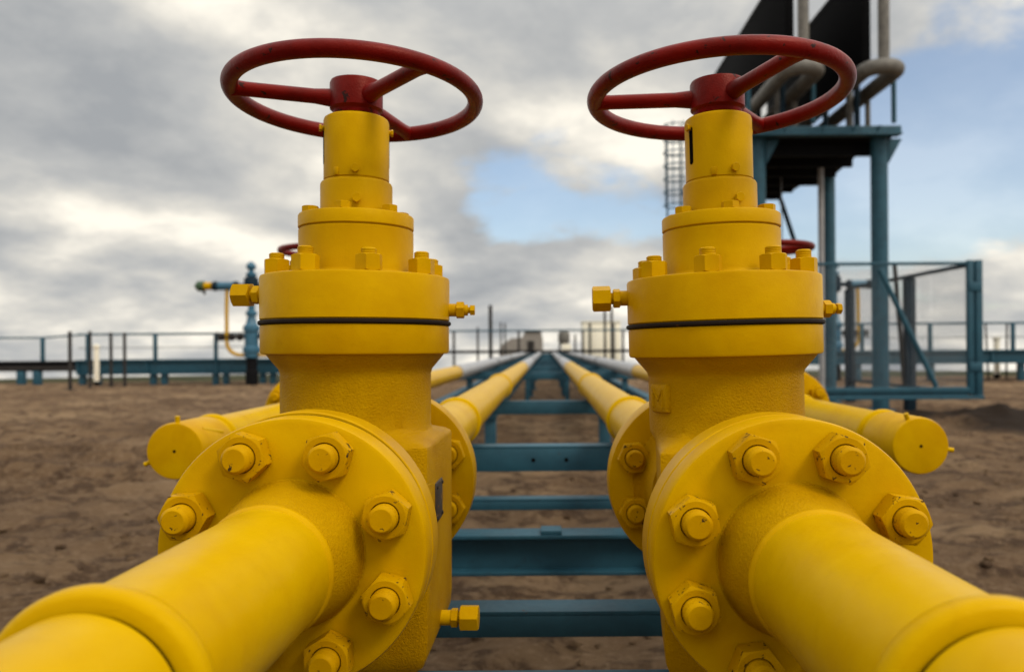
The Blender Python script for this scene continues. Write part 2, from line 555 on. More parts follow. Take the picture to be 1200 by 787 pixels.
def make_valve(label, loc, rot, wheel_turn, wheel_tilt=0.0, wheel_drop=0.0, pad_mark=False):
    v = thing('gate_valve', label, 'valve', loc, rot, 'yellow gate valves with red handwheels')
    # --- cast body: round neck running down into a boxy gate chamber with domed foot
    N = 160
    angs = [2 * math.pi * (i + 0.5) / N for i in range(N)]
    full = rounded_poly([(-0.122, -0.128), (0.132, -0.128), (0.132, 0.128), (-0.050, 0.128), (-0.104, 0.020)], 0.008)
    box_r = resample_polar(full, angs)
    def sec(z, t, s=1.0, rr=0.1145):
        return [(((1 - t) * rr + t * box_r[i] * s) * math.cos(a), ((1 - t) * rr + t * box_r[i] * s) * math.sin(a), z) for i, a in enumerate(angs)]
    m = MB()
    rings = [sec(0.2275, 0, rr=0.135), sec(0.221, 0, rr=0.130), sec(0.211, 0, rr=0.1215), sec(0.205, 0, rr=0.1165), sec(0.198, 0), sec(0.14, 0), sec(0.121, 0), sec(0.114, 0.10),
             sec(0.104, 0.80), sec(0.099, 0.97), sec(0.095, 1), sec(0.0, 1), sec(-0.08, 1), sec(-0.165, 1), sec(-0.188, 1, 0.985), sec(-0.206, 1, 0.93), sec(-0.220, 1, 0.82), sec(-0.230, 1, 0.62), sec(-0.235, 1, 0.35)]
    m.add_rings(rings)
    for sgn in (-1, 1):                                # throats between chamber and end flanges
        m.lathe([(0.100, 0.10), (0.101, 0.175), (0.106, 0.195), (0.116, 0.207), (0.118, 0.216)], 72, ALONG_FWD if sgn > 0 else ALONG_BACK)
    body = m.build('valve_body', 'yellow_cast', v, angle=38)
    # --- integral end flanges
    for sgn in (-1, 1):
        m = MB()
        m.lathe([(0.09, 0.214), (FLR - 0.003, 0.214), (FLR - 0.0006, 0.2152), (FLR, 0.218), (FLR, 0.2572), (FLR - 0.0014, 0.2590), (0.10, 0.2592), (0.10, 0.263)], 112, ALONG_FWD if sgn > 0 else ALONG_BACK)
        m.build('end_flange', 'yellow', v)
        mats = []
        for k in range(8):
            a = R(22.5 + 45 * k)
            mats.append(T(BCR * math.cos(a), sgn * 0.214, BCR * math.sin(a)) @ (ALONG_BACK if sgn > 0 else ALONG_FWD))
        if sgn > 0: nuts('inner', v, mats, 0.050, 0.026, 0.0160, 0.013, [random.uniform(0, 60) for _ in range(8)])
    for sgn in (-1, 1):
        m = MB(); m.lathe([(0.11, 0.2594), (FLR - 0.0036, 0.2594), (FLR - 0.0036, 0.2632), (0.11, 0.2632)], 96, ALONG_FWD if sgn > 0 else ALONG_BACK)
        m.build('flange_gasket', 'gasket', v)
    # --- bonnet joint: lower ring, gasket, upper flange
    m = MB(); m.lathe([(0.120, 0.2275), (0.138, 0.2275), (0.1415, 0.2285), (0.1430, 0.2315), (0.1430, 0.2685), (0.142, 0.2700), (0.10, 0.2703)], 112)
    m.build('body_flange', 'yellow', v)
    m = MB(); m.lathe([(0.10, 0.2704), (0.1442, 0.2704), (0.1462, 0.2722), (0.1462, 0.2752), (0.1442, 0.2770), (0.10, 0.2770)], 112)
    m.build('gasket', 'gasket', v)
    m = MB(); m.lathe([(0.10, 0.2772), (0.1420, 0.2774), (0.1438, 0.2792), (0.1438, 0.3395), (0.1426, 0.3424), (0.1400, 0.3434), (0.08, 0.3436)], 112)
    m.build('bonnet_flange', 'yellow', v)
    mats = [T(0.1185 * math.cos(R(22.5 + 45 * k)), 0.1185 * math.sin(R(22.5 + 45 * k)), 0.3436) for k in range(8)]
    nuts('bonnet', v, mats, 0.0345, 0.0235, 0.0112, 0.0095, [random.uniform(0, 60) for _ in range(8)])
    # --- bonnet, packing flange, collar, yoke
    m = MB(); m.lathe([(0.093, 0.3438), (0.0895, 0.347), (0.0875, 0.353), (0.0875, 0.4130), (0.0864, 0.4142), (0.06, 0.4144)], 96)
    m.build('bonnet', 'yellow', v)
    m = MB(); m.lathe([(0.06, 0.4145), (0.0835, 0.4145), (0.0850, 0.4146), (0.0850, 0.4160), (0.0873, 0.4166), (0.0880, 0.4176), (0.0880, 0.4345), (0.0868, 0.4365), (0.0845, 0.4372), (0.04, 0.4373)], 96)
    pf = m.build('packing_flange', 'yellow', v)
    for k in range(6):
        b = MB(); b.hexnut(0.0225, 0.0105, T(0.0705 * math.cos(R(28 + 60 * k)), 0.0705 * math.sin(R(28 + 60 * k)), 0.4373) @ Rt(random.uniform(0, 60), 'Z'))
        b.build('bolt_head', 'yellow', pf, angle=24)
    m = MB(); m.lathe([(0.057, 0.4374), (0.0555, 0.4395), (0.0550, 0.442), (0.0550, 0.4835), (0.0535, 0.4868), (0.0505, 0.4885), (0.03, 0.4887)], 80)
    co = m.build('collar', 'yellow', v)
    def screw(parent, a, z, rad, af, out):
        mm = T(rad * math.sin(a), -rad * math.cos(a), z) @ Rt(math.degrees(a), 'Z') @ ALONG_BACK
        b = MB(); b.lathe([(af * 0.42, -0.004), (af * 0.42, out * 0.5)], 16, mm)
        b.hexnut(af, out * 0.6, mm @ T(0, 0, out * 0.45))
        b.build('set_screw', 'yellow', parent, angle=24)
    screw(co, R(14), 0.4560, 0.0548, 0.0130, 0.009)
    m = MB(); m.lathe([(0.03, 0.4888), (0.0485, 0.4888), (0.0487, 0.4905), (0.0500, 0.4912), (0.0500, 0.5800), (0.0488, 0.5838), (0.0460, 0.5858), (0.036, 0.5885), (0.02, 0.5890)], 96)
    yo = m.build('yoke', 'yellow', v)
    screw(yo, R(12), 0.5005, 0.0498, 0.0118, 0.007)
    # travel slot with its pointer, on both sides of the yoke
    for a in (R(-66), R(108)):
        pts = []
        b = MB()
        q = Rt(math.degrees(a), 'Z')
        for z0, z1 in ((0.5130, 0.5690),):
            ring0, ring1 = [], []
            for k in range(24):
                t = 2 * math.pi * k / 24
                x = 0.0042 * math.cos(t)
                z = (z1 - 0.0042 if math.sin(t) > 0 else z0 + 0.0042) + 0.0042 * math.sin(t)
                ring0.append(q @ Vector((x, -0.046, z)))
                ring1.append(q @ Vector((x, -0.05028, z)))
            b.add_rings([ring0, ring1])
        b.build('travel_slot', 'hole', yo)
        screw(yo, a - R(3), 0.5680, 0.0500, 0.0100, 0.006)
    b = MB(); b.box((-0.004, -0.053, 0.491), (0.004, -0.047, 0.503), 0.0018, Rt(-22, 'Z')); b.build('grease_lug', 'yellow', yo)
    # --- handwheel: hub, rim, three spokes
    hw = MB()
    hw.lathe([(0.030, 0.5885), (0.0350, 0.5900), (0.0360, 0.5960), (0.0405, 0.6000), (0.0405, 0.6380), (0.0390, 0.6415), (0.0330, 0.6425), (0.0325, 0.6405), (0.021, 0.6403), (0.0208, 0.6440), (0.0, 0.6440)], 64)
    hub = hw.build('handwheel', 'red', v)
    WR, WT = 0.1850, 0.0123
    rim = MB()
    tl = math.tan(R(wheel_tilt))
    rim.tube([(WR * math.cos(2 * math.pi * i / 112), WR * math.sin(2 * math.pi * i / 112), 0.6265 - wheel_drop - tl * WR * math.sin(2 * math.pi * i / 112)) for i in range(112)], WT, 22, closed=True)
    rim.build('rim', 'red', hub, angle=60)
    for k in range(3):
        a = R(wheel_turn + 120 * k)
        d = Vector((math.cos(a), math.sin(a), 0))
        p = MB()
        n = 14
        pts = [d * (0.030 + (WR - 0.032) * i / n) + Vector((0, 0, 0.6200 - wheel_drop * 0.5 + (0.0065 - wheel_drop * 0.5 - tl * WR * d.y) * (i / n))) for i in range(n + 1)]
        rr = [0.0145 - 0.0032 * min(1, i / 3.0) - 0.0006 * i / n for i in range(n + 1)]
        rr[-1] += 0.0022; rr[-2] += 0.0008
        p.tube(pts, rr, 18)
        p.build('spoke', 'red', hub, angle=60)
    # --- test fittings at the bonnet flange and drain fitting at the foot
    def fitting(name, a, z, r0, parts, parent):
        mm = T(r0 * math.sin(a), -r0 * math.cos(a), z) @ Rt(math.degrees(a), 'Z') @ ALONG_BACK
        f = MB(); f.lathe([(parts[0][0], -0.012), (parts[0][0], parts[0][1])], 28, mm)
        fo = f.build(name, 'yellow', parent)
        at = parts[0][1]
        for (kind, size, ln) in parts[1:]:
            g = MB()
            if kind == 'hex': g.hexnut(size, ln, mm @ T(0, 0, at) @ Rt(random.uniform(0, 60), 'Z'))
            else: g.lathe([(size, at - 0.001), (size, at + ln)], 24, mm)
            g.build('hex_fitting' if kind == 'hex' else 'neck', 'yellow', fo, angle=24)
            at += ln
    fitting('vent_fitting', R(-93), 0.3185, 0.1425, [(0.0115, 0.012), ('hex', 0.0255, 0.011), ('rod', 0.0090, 0.0035), ('hex', 0.0340, 0.0280)], v)
    fitting('grease_fitting', R(93), 0.2945, 0.1425, [(0.0100, 0.0125), ('hex', 0.0230, 0.0125), ('rod', 0.0085, 0.0055), ('rod', 0.0050, 0.0035), ('hex', 0.0150, 0.0075)], v)
    fitting('drain_fitting', R(90), -0.1750, 0.131, [(0.0115, 0.016), ('hex', 0.0250, 0.011), ('rod', 0.0090, 0.003), ('hex', 0.0345, 0.0290)], v)
    # --- cast pads and the weathered name plate
    if pad_mark:
        b = MB(); b.box((-0.121, -0.022, 0.148), (-0.108, 0.020, 0.190), 0.004, Rt(24, 'Z'))
        pad = b.build('cast_pad', 'yellow_cast', v)
        b = MB()
        for (y0, z0, y1, z1) in ((-0.013, 0.156, -0.013, 0.182), (0.010, 0.156, 0.010, 0.182), (-0.013, 0.182, -0.002, 0.166), (-0.002, 0.166, 0.010, 0.182)):
            p, q = Rt(24, 'Z') @ Vector((-0.1212, y0, z0)), Rt(24, 'Z') @ Vector((-0.1212, y1, z1))
            b.rod(p, q, 0.0016, 8)
        b.build('cast_mark', 'yellow_cast', pad)
    b = MB(); b.box((0.1310, -0.064, -0.018), (0.1345, -0.004, 0.040), 0.001)
    np_ = b.build('name_plate', 'plate', v)
    for y in (-0.058, -0.010):
        for z in (-0.012, 0.034):
            r = MB(); r.lathe([(0.003, -0.002), (0.003, 0.0012), (0.0015, 0.0022), (0, 0.0024)], 12, T(0.1345, y, z) @ Rt(90, 'Y'))
            r.build('rivet', 'dark_steel', np_)
    return v

AXIS = EYE - 0.2415
XL, YL = -0.2985, 1.228
XR, YR = 0.2725, 1.190
XO, YO = 0.93, 3.32
ZO = EYE - 0.252
lv = make_valve('large yellow gate valve at left front, weathered name plate on its side', (XL, YL, AXIS + 0.001), (0, R(0.3), R(-0.8)), -45, 2.4, 0.008)
lv.scale = (1, 1, 1.022)
make_valve('large yellow gate valve at right front, black slot showing below its red handwheel', (XR, YR, AXIS), (0, R(-1.1), R(0.9)), -66, 2.0, 0.006, True)
rv = make_valve('yellow gate valve mostly hidden behind the left front valve, red wheel peeking out', (-XO, YO, ZO), (0, 0, 0), 10)
rv.scale = (1, 1, 1.06)
rv = make_valve('yellow gate valve mostly hidden behind the right front valve, red wheel peeking out', (XO, YO, ZO), (0, 0, 0), -20)
rv.scale = (1, 1, 1.06)

# ------------------------------------------------------------------ pipe runs bolted to the valves
PR = 0.071
def companion(parent, y, sgn, pr=PR):
    """Weld-neck flange whose joint face lies at y, its neck pointing along sgn*y; with eight nuts."""
    D = ALONG_FWD if sgn > 0 else ALONG_BACK
    m = MB()
    m.lathe([(0.05, 0.0008), (FLR - 0.0014, 0.0008), (FLR, 0.0024), (FLR, 0.0375), (FLR - 0.0015, 0.0410), (FLR - 0.0062, 0.0430),
             (0.0700, 0.0434)], 112, T(0, y, 0) @ D, caps=(False, False))
    f = m.build('weld_neck_flange', 'yellow', parent, angle=30)
    m = MB()
    m.lathe([(0.0890, 0.0436), (0.0872, 0.0450), (0.0862, 0.0490), (0.0850, 0.0560), (0.0822, 0.0700), (0.0772, 0.0950), (0.0738, 0.1120), (0.0722, 0.1165)], 112, T(0, y, 0) @ D, caps=(False, False))
    m.build('flange_neck', 'yellow_cast', f)
    m = MB()
    m.lathe([(pr - 0.001, 0.1140), (0.0722, 0.1160), (pr + 0.0024, 0.1190), (pr + 0.0034, 0.1235), (pr + 0.0028, 0.1275), (pr - 0.001, 0.1310)], 112, T(0, y, 0) @ D, caps=(False, False))
    m.build('weld_bead', 'yellow', f, angle=60)
    mats = []
    for k in range(8):
        a = R(22.5 + 45 * k)
        mats.append(T(BCR * math.cos(a), y + sgn * 0.0434, BCR * math.sin(a)) @ D)
    nuts('outer', f, mats, 0.0505, 0.0265, 0.0162, 0.0165, [random.uniform(0, 60) for _ in range(8)])
    return f
def coupling(parent, y, sgn=1, r=PR):
    m = MB()
    m.lathe([(r - 0.006, -0.0125), (r + 0.0040, -0.0120), (r + 0.0080, -0.0095), (r + 0.0100, -0.0045), (r + 0.0100, 0.003), (r + 0.0080, 0.008), (r + 0.0040, 0.0115), (r - 0.002, 0.0125)], 80, T(0, y, 0) @ ALONG_FWD, caps=(False, False))
    m.build('coupling_ring', 'yellow_pipe', parent, angle=50)
def pipe_piece(parent, name, y0, y1, r, mat, segs=72):
    m = MB()
    m.lathe([(r, 0), (r, abs(y1 - y0))], segs, T(0, min(y0, y1), 0) @ ALONG_FWD)
    return m.build(name, mat, parent)

# the two runs that come towards the camera
for (x, yv, dz, side, word) in ((XL, YL, 0.001, -1, 'left'), (XR, YR, 0, 1, 'right')):
    t = thing('gas_pipe', 'thick yellow pipe with bolted flange running past the camera in the %s foreground' % word, 'pipe', (x, yv, AXIS + dz), (0, 0, R(-0.8) if side < 0 else R(0.9)), 'yellow pipes in the foreground')
    fl = companion(t, -FACE + 0.0425, -1)
    yr = -0.692 if side < 0 else -0.688
    pipe_piece(t, 'pipe', -FACE - 0.083, yr - 0.010, PR, 'yellow_pipe', 112)
    coupling(t, yr)
    pipe_piece(t, 'groove', yr - 0.0200, yr - 0.0100, PR - 0.0085, 'gasket', 112)
    m = MB(); m.lathe([(PR - 0.0085, 0), (PR - 0.0050, 0.0012), (PR - 0.0030, 0.0040), (PR - 0.0030, 1.9)], 112, T(0, yr - 0.0165, 0) @ ALONG_BACK); m.build('pipe', 'yellow_pipe', t)
# inner runs leaving to the rear
for (x, yv, word) in ((XL, YL, 'left'), (XR, YR, 'right')):
    t = thing('gas_pipe', 'inner %s pipe running to the horizon, yellow with rings near and grey farther off' % word, 'pipe', (x, yv, AXIS), (0, 0, 0), 'pipes running to the horizon')
    companion(t, 0.2625, 1)
    y1 = 9.4 - yv
    pipe_piece(t, 'pipe', 0.385, y1, PR, 'yellow_pipe')
    coupling(t, 2.58 - yv); coupling(t, 4.9 - yv)
    y = y1
    k = 0
    while y < 46:
        e = y + (5.2 if k % 2 == 0 else 6.4)
        pipe_piece(t, 'cladding_section', y + 0.002, e - 0.10, PR + 0.003, 'galvanised', 40)
        pipe_piece(t, 'joint_band', e - 0.099, e, PR + 0.009, 'dark_steel', 40)
        y = e; k += 1
for (sx, word) in ((-1, 'left'), (1, 'right')):
    t = thing('gas_pipe', 'outer %s pipe running to the horizon, short yellow start then grey cladding' % word, 'pipe', (sx * XO, YO, ZO), (0, 0, 0), 'pipes running to the horizon')
    companion(t, 0.2625, 1)
    y1 = 8.0 - YO
    pipe_piece(t, 'pipe', 0.385, y1, PR, 'yellow_pipe')
    y = y1
    k = 0
    while y < 44:
        e = y + (6.0 if k % 2 == 0 else 5.1)
        pipe_piece(t, 'cladding_section', y + 0.002, e - 0.10, PR + 0.007, 'galvanised', 40)
        pipe_piece(t, 'joint_band', e - 0.099, e, PR + 0.013, 'dark_steel', 40)
        y = e; k += 1
    # capped stub towards the camera
    s = thing('capped_pipe', 'short yellow pipe stub closed by a round flat cap, out to the %s' % word, 'pipe', (sx * XO, YO, ZO), (0, R(-12 * sx), 0), 'capped pipe stubs')
    companion(s, -0.2625, -1)
    yc = 1.955 - YO
    pipe_piece(s, 'pipe', -0.385, yc + 0.10, PR - 0.006, 'yellow_pipe')
    coupling(s, -0.43, 1, PR - 0.006)
    m = MB(); m.lathe([(PR - 0.008, 0.19), (PR - 0.001, 0.184), (PR + 0.0005, 0.172), (PR + 0.0005, 0.008), (PR - 0.002, 0.0015), (PR - 0.008, 0), (0.0, 0)], 80, T(0, yc, 0) @ ALONG_FWD)
    cap = m.build('end_cap', 'yellow', s)
    m = MB(); m.lathe([(0.0040, 0.001), (0.0040, -0.0006), (0, -0.0006)], 18, T(0, yc, 0) @ ALONG_FWD); m.build('vent_hole', 'hole', cap)
    for a in (100, 215, 340):
        m = MB()
        d = Vector((math.cos(R(a)), 0, math.sin(R(a))))
        m.rod(d * (PR - 0.004) + Vector((0, yc + 0.014, 0)), d * (PR + 0.016) + Vector((0, yc + 0.012, 0)), 0.0062, 12)
        m.build('lug', 'yellow_pipe', cap)
    m = MB(); m.rod(Vector((0.035, yc + 0.05, PR * 0.80)), Vector((0.052, yc + 0.14, PR * 0.62)), 0.007, 10); m.build('handle', 'yellow_pipe', cap)
    m = MB(); m.lathe([(PR - 0.007, 0.215), (PR + 0.001, 0.217), (PR + 0.004, 0.223), (PR + 0.001, 0.229), (PR - 0.007, 0.231)], 64, T(0, yc, 0) @ ALONG_FWD, caps=(False, False)); m.build('weld_ring', 'yellow_pipe', s, angle=60)

# ------------------------------------------------------------------ blue skid and supports
def ibeam(m, x0, x1, y, ztop, h, w, tf=0.010, tw=0.008):
    m.box((x0, y - w / 2, ztop - tf), (x1, y + w / 2, ztop), 0.0012)
    m.box((x0, y - w / 2, ztop - h), (x1, y + w / 2, ztop - h + tf), 0.0012)
    m.box((x0, y - tw / 2, ztop - h + tf), (x1, y + tw / 2, ztop - tf), 0)
def channel(m, x0, x1, y, ztop, h, w, t=0.008):
    m.box((x0, y - w / 2, ztop - t), (x1, y + w / 2, ztop), 0.001)
    m.box((x0, y - w / 2, ztop - h), (x1, y - w / 2 + t, ztop - t - 0.0002), 0.001)
ZB = EYE - 0.492
sk = thing('valve_skid', 'low blue steel skid frame of cross beams carrying the two front valves', 'steel frame', (0, 1.6, 0))
def skpart(name, fn, mat='blue'):
    m = MB(); fn(m); o = m.build(name, mat, sk); o.location = (0, -1.6, 0); return o
skpart('cross_beam', lambda m: channel(m, -0.46, 0.44, 1.50, ZB, 0.048, 0.07))
skpart('cross_beam', lambda m: ibeam(m, -0.62, 0.60, 2.10, ZB, 0.106, 0.085))
skpart('cross_beam', lambda m: channel(m, -0.62, 0.60, 2.585, ZB, 0.036, 0.06))
skpart('cross_beam', lambda m: channel(m, -0.46, 0.44, 1.16, ZB, 0.060, 0.08))
def rail_beam(x):
    def f(m):
        m.box((x - 0.035, 1.05, ZB - 0.10), (x + 0.035, 2.70, ZB - 0.003), 0.003)
    return f
for x in (XL - 0.07, XR + 0.07): skpart('side_rail', rail_beam(x))
def seat(x, y):
    def f(m):
        m.box((x - 0.085, y - 0.085, ZB - 0.001), (x + 0.085, y + 0.085, ZB + 0.011), 0.002)
    return f
for (x, y) in ((XL, YL), (XR, YR)): skpart('valve_seat', seat(x, y))
for x in (-0.43, 0.41):
    for y in (1.35, 2.25): skpart('leg', lambda m, x=x, y=y: (m.box((x - 0.04, y - 0.04, 0.01), (x + 0.04, y + 0.04, ZB - 0.101), 0.003), m.box((x - 0.08, y - 0.08, -0.03), (x + 0.08, y + 0.08, 0.01), 0.002)))
skpart('clip', lambda m: m.box((-0.020, 2.06, ZB), (0.035, 2.12, ZB + 0.012), 0.002))
def support(y, ztop, h, half, legx, label, holes=(), extra=None, saddles=(XL, XR), w=0.08, base=0.0):
    s = thing('pipe_support', label, 'pipe support', (0, y, 0), (0, 0, 0), 'blue pipe supports under the pipes')
    m = MB(); channel(m, -half, half, 0, ztop, h, w); cb = m.build('cross_beam', 'blue', s)
    for hx in holes:
        b = MB(); b.lathe([(0.007, 0), (0.007, 0.002)], 16, T(hx, -w / 2 - 0.0012, ztop - h * 0.55) @ ALONG_FWD); b.build('bolt_hole', 'hole', cb)
    for lx in legx:
        b = MB()
        b.box((lx - 0.04, -0.03, base), (lx + 0.04, 0.05, ztop - 0.009), 0.004)
        b.box((lx - 0.09, -0.08, base - 0.06), (lx + 0.09, 0.10, base + 0.012), 0.002)
        b.build('leg', 'blue', s)
    for x in saddles:
        if abs(x) < half:
            b = MB(); b.box((x - 0.03, -0.03, ztop), (x + 0.03, 0.03, ztop + 0.014), 0.002); b.build('saddle', 'blue', s)
    return s
ZP = AXIS - PR - 0.016
support(2.66, ZP, 0.084, 1.08, (-1.0, 1.0), 'blue cross beam with two bolt holes nearest behind the front valves', holes=(-0.048, 0.062), saddles=(XL, XR))
support(4.85, ZP, 0.080, 1.12, (-1.02, 1.02), 'second blue cross beam behind the front valves, at the far yellow rings', saddles=(XL, XR, -XO, XO))
far_words = ['third', 'fourth', 'fifth', 'sixth', 'seventh', 'eighth', 'ninth', 'tenth', 'eleventh']
for i, y in enumerate((10.6, 14.2, 17.6, 21.0, 25.5, 32.0, 39.0, 46.0)):
    support(y, ZP, 0.10 if i == 0 else 0.22, 1.25, (-1.05, 1.05) if i == 0 else (-1.05, -0.36, 0.36, 1.05), 'blue pipe support under all four pipes, %s beam counted from the front valves' % far_words[i], saddles=(XL, XR, -XO, XO), w=0.12, base=-0.0275 * max(0, y - 28))
rk = thing('pipe_rack', 'long blue rack beams running under the grey clad pipes towards the horizon', 'pipe rack', (0, 8.6, 0))
for x in (-1.14, -0.56, 0.56, 1.14):
    m = MB(); m.box((x - 0.06, -1.0, ZP - 0.36), (x + 0.06, 40, ZP - 0.225), 0.004); m.build('rack_beam', 'blue', rk)
    m = MB(); m.box((x - 0.055, -0.95, -0.02), (x + 0.055, -0.83, ZP - 0.361), 0.004); m.box((x - 0.10, -1.0, -0.05), (x + 0.10, -0.78, 0.01), 0.003); m.build('leg', 'blue', rk)

# ------------------------------------------------------------------ elevated cross racks with railings (left, centre, right)
def walkway(name, label, px0, px1, Y, ytop, ybot, yrail, posts, legs, group, mat='blue', midrails=(0.5,), bendleft=0):
    o = Pt((px0 + px1) / 2, 447, Y)
    w = thing(name, label, 'walkway', (o.x, Y, 0), (0, 0, 0), group)
    a, b = Pt(px0, ytop, Y), Pt(px1, ybot, Y)
    m = MB()
    m.box((a.x - o.x, -0.10, b.z), (b.x - o.x, -0.06, a.z), 0.004)
    m.box((a.x - o.x, -0.20, a.z), (b.x - o.x, 0.9, a.z + 0.05), 0.004)
    m.box((a.x - o.x, -0.17, b.z - 0.03), (b.x - o.x, 0.02, b.z - 0.001), 0.004)
    n = max(1, int((b.x - a.x) / 1.9))
    for i in range(n + 1):
        x = a.x - o.x + 0.04 + (b.x - a.x - 0.08) * i / n
        m.box((x - 0.03, -0.16, b.z + 0.001), (x + 0.03, -0.101, a.z - 0.001), 0)
    m.build('main_beam', mat, w)
    zr = Pt(0, yrail, Y).z
    m = MB(); m.rod((a.x - o.x, 0, zr), (b.x - o.x, 0, zr), 0.035, 10); m.build('top_rail', 'blue', w)
    for f in midrails:
        m = MB(); z = a.z + (zr - a.z) * f; m.rod((a.x - o.x, 0, z), (b.x - o.x, 0, z), 0.010, 8); m.build('wire_rail', 'dark_steel', w)
    for p in posts:
        x = Pt(p, 0, Y).x - o.x
        m = MB(); m.box((x - 0.05, -0.05, a.z + 0.05), (x + 0.05, 0.05, zr - 0.02), 0.004); m.build('rail_post', 'blue', w)
    for p in legs:
        x = Pt(p, 0, Y).x - o.x
        m = MB(); m.box((x - 0.085, -0.09, -0.05), (x + 0.085, 0.09, b.z - 0.031), 0.006); m.build('leg', mat, w)
    return w
WG = 'blue railed cross racks in the distance'
walkway('pipe_walkway', 'long blue railed cross rack at left between white post and wellhead tree', 92, 500, 25.0, 419.5, 434, 388, (103, 182, 253, 325, 400, 470), (97, 115, 180, 193, 253, 265, 308, 320, 380, 392, 460), WG)
walkway('pipe_walkway', 'blue railed cross rack at right behind the mesh enclosure', 905, 1330, 24.0, 415, 428, 382, (930, 1010, 1090, 1187, 1270), (930, 1005, 1090, 1196, 1290), WG)
# far left: two black pipes on blue trestles with a railing
w = thing('pipe_walkway', 'black pipe pair on blue trestles with thin railing at far left edge', 'walkway', (-17.0, 25.6, 0), (0, 0, 0), WG)
for (py, r, mat) in ((421.5, 0.085, 'black'), (427.5, 0.09, 'dark_steel')):
    a, b = Pt(-120, py, 25.6), Pt(91, py, 25.6)
    m = MB(); m.rod((a.x + 17, 0, a.z), (b.x + 17, 0, b.z), r, 16); m.build('pipe', mat, w)
a, b = Pt(-120, 391, 25.6), Pt(50, 391.5, 25.6)
m = MB(); m.tube([(a.x + 17, 0, a.z), (b.x + 17, 0, b.z), (Pt(103, 388, 25.6).x + 17, 0, b.z + 0.10)], 0.03, 10); m.build('top_rail', 'blue', w)
for p in (-60, 50):
    x = Pt(p, 0, 25.6).x + 17
    m = MB(); m.box((x - 0.05, -0.05, Pt(0, 419, 25.6).z), (x + 0.05, 0.05, a.z - 0.02), 0.004); m.build('rail_post', 'blue', w)
for p in (-80, -20, 25, 44):
    x = Pt(p, 0, 25.6).x + 17
    m = MB(); m.box((x - 0.11, -0.09, -0.05), (x + 0.11, 0.09, Pt(0, 430.5, 25.6).z), 0.006); m.build('trestle', 'blue', w)
# centre: thin railing and dark pipe that cross behind the pipe runs
w = thing('pipe_bridge', 'thin blue railing over a dark pipe crossing behind the four pipe runs', 'walkway', (0, 31, 0))
a, b = Pt(470, 387, 31), Pt(800, 387, 31)
m = MB(); m.rod((a.x, 0, a.z), (b.x, 0, b.z), 0.035, 10); m.build('top_rail', 'blue', w)
z2 = Pt(0, 411.5, 31).z
m = MB(); m.rod((a.x, 0, z2), (b.x, 0, z2), 0.055, 12); m.build('cross_pipe', 'black', w)
for p in (480, 532, 608, 683, 730, 790):
    x = Pt(p, 0, 31).x
    m = MB(); m.box((x - 0.045, -0.045, -0.2), (x + 0.045, 0.045, a.z - 0.02), 0.004); m.build('rail_post', 'dark_steel', w)

# ------------------------------------------------------------------ posts and stakes
def post(name, label, cat, px, ytop, ybase, width, mat, group, head=False, lean=0.0):
    Y = EYE * 920 / (ybase - 407)
    t = Pt(px, ytop, Y)
    o = thing(name, label, cat, (t.x, Y, 0), (0, R(lean), 0), group)
    m = MB()
    r = width / 920 * Y / 2
    m.lathe([(r, -0.3), (r, t.z - 0.02), (r * 0.8, t.z)], 16)
    m.build('shaft', mat, o)
    if head:
        m = MB(); m.lathe([(r * 1.12, -0.02), (r * 1.12, t.z * 0.12), (r * 1.02, t.z * 0.13)], 16); m.build('foot', 'black', o)
        m = MB(); m.lathe([(r * 1.05, t.z - 0.03), (r * 1.25, t.z), (r * 1.25, t.z + 0.09), (r * 0.4, t.z + 0.12)], 16); m.build('cap', 'white', o)
    else:
        m = MB(); m.box((-r * 2.6, -r * 2.6, -0.06), (r * 2.6, r * 2.6, 0.02), 0.004); m.build('foot_plate', mat, o)
    return o
post('marker_post', 'white marker post with black foot before the blue rack at left', 'post', 113, 404, 448.5, 6, 'white', 'white marker posts', True)
post('marker_post', 'white marker post beyond the mesh enclosure at right', 'post', 1168, 402, 447, 6.5, 'white', 'white marker posts', True)
SG = 'thin dark stakes before the left rack'
for (px, yt, yb, wd, lab) in ((82, 384, 453, 4.2, 'dark steel stake standing farthest left before the blue rack'), (105.5, 384, 451, 3.6, 'dark steel stake just left of the white post'),
                              (130, 386, 450, 3.6, 'dark steel stake first to the right of the white post'), (146, 386, 450, 3.6, 'dark steel stake second to the right of the white post')):
    post('stake', lab, 'stake', px, yt, yb, wd, 'dark_steel', SG)
for (px, yt, wd, lab) in ((575, 357, 4.4, 'thickest tall dark mast behind the left pipes'), (560, 383, 2.6, 'short dark mast left of the thickest mast'), (587, 377, 2.0, 'first thin dark mast right of the thickest mast'),
                          (592, 378, 2.0, 'second thin dark mast right of the thickest mast'), (709, 361, 3.0, 'left of two thin masts before the cream cabin'), (717, 359, 3.0, 'right of two thin masts before the cream cabin'), (674, 392, 2.4, 'short dark mast beside the round grey tank')):
    post('mast', lab, 'mast', px, yt, 433, wd, 'dark_steel', 'dark masts beyond the pipes')
for (px, yt, lab, ln) in ((1158, 382, 'thin leaning stake left of the right marker post', -2.5), (1179, 382, 'thin stake right of the right marker post', 1.0)):
    post('stake', lab, 'stake', px, yt, 448, 2.2, 'dark_steel', None, lean=ln)

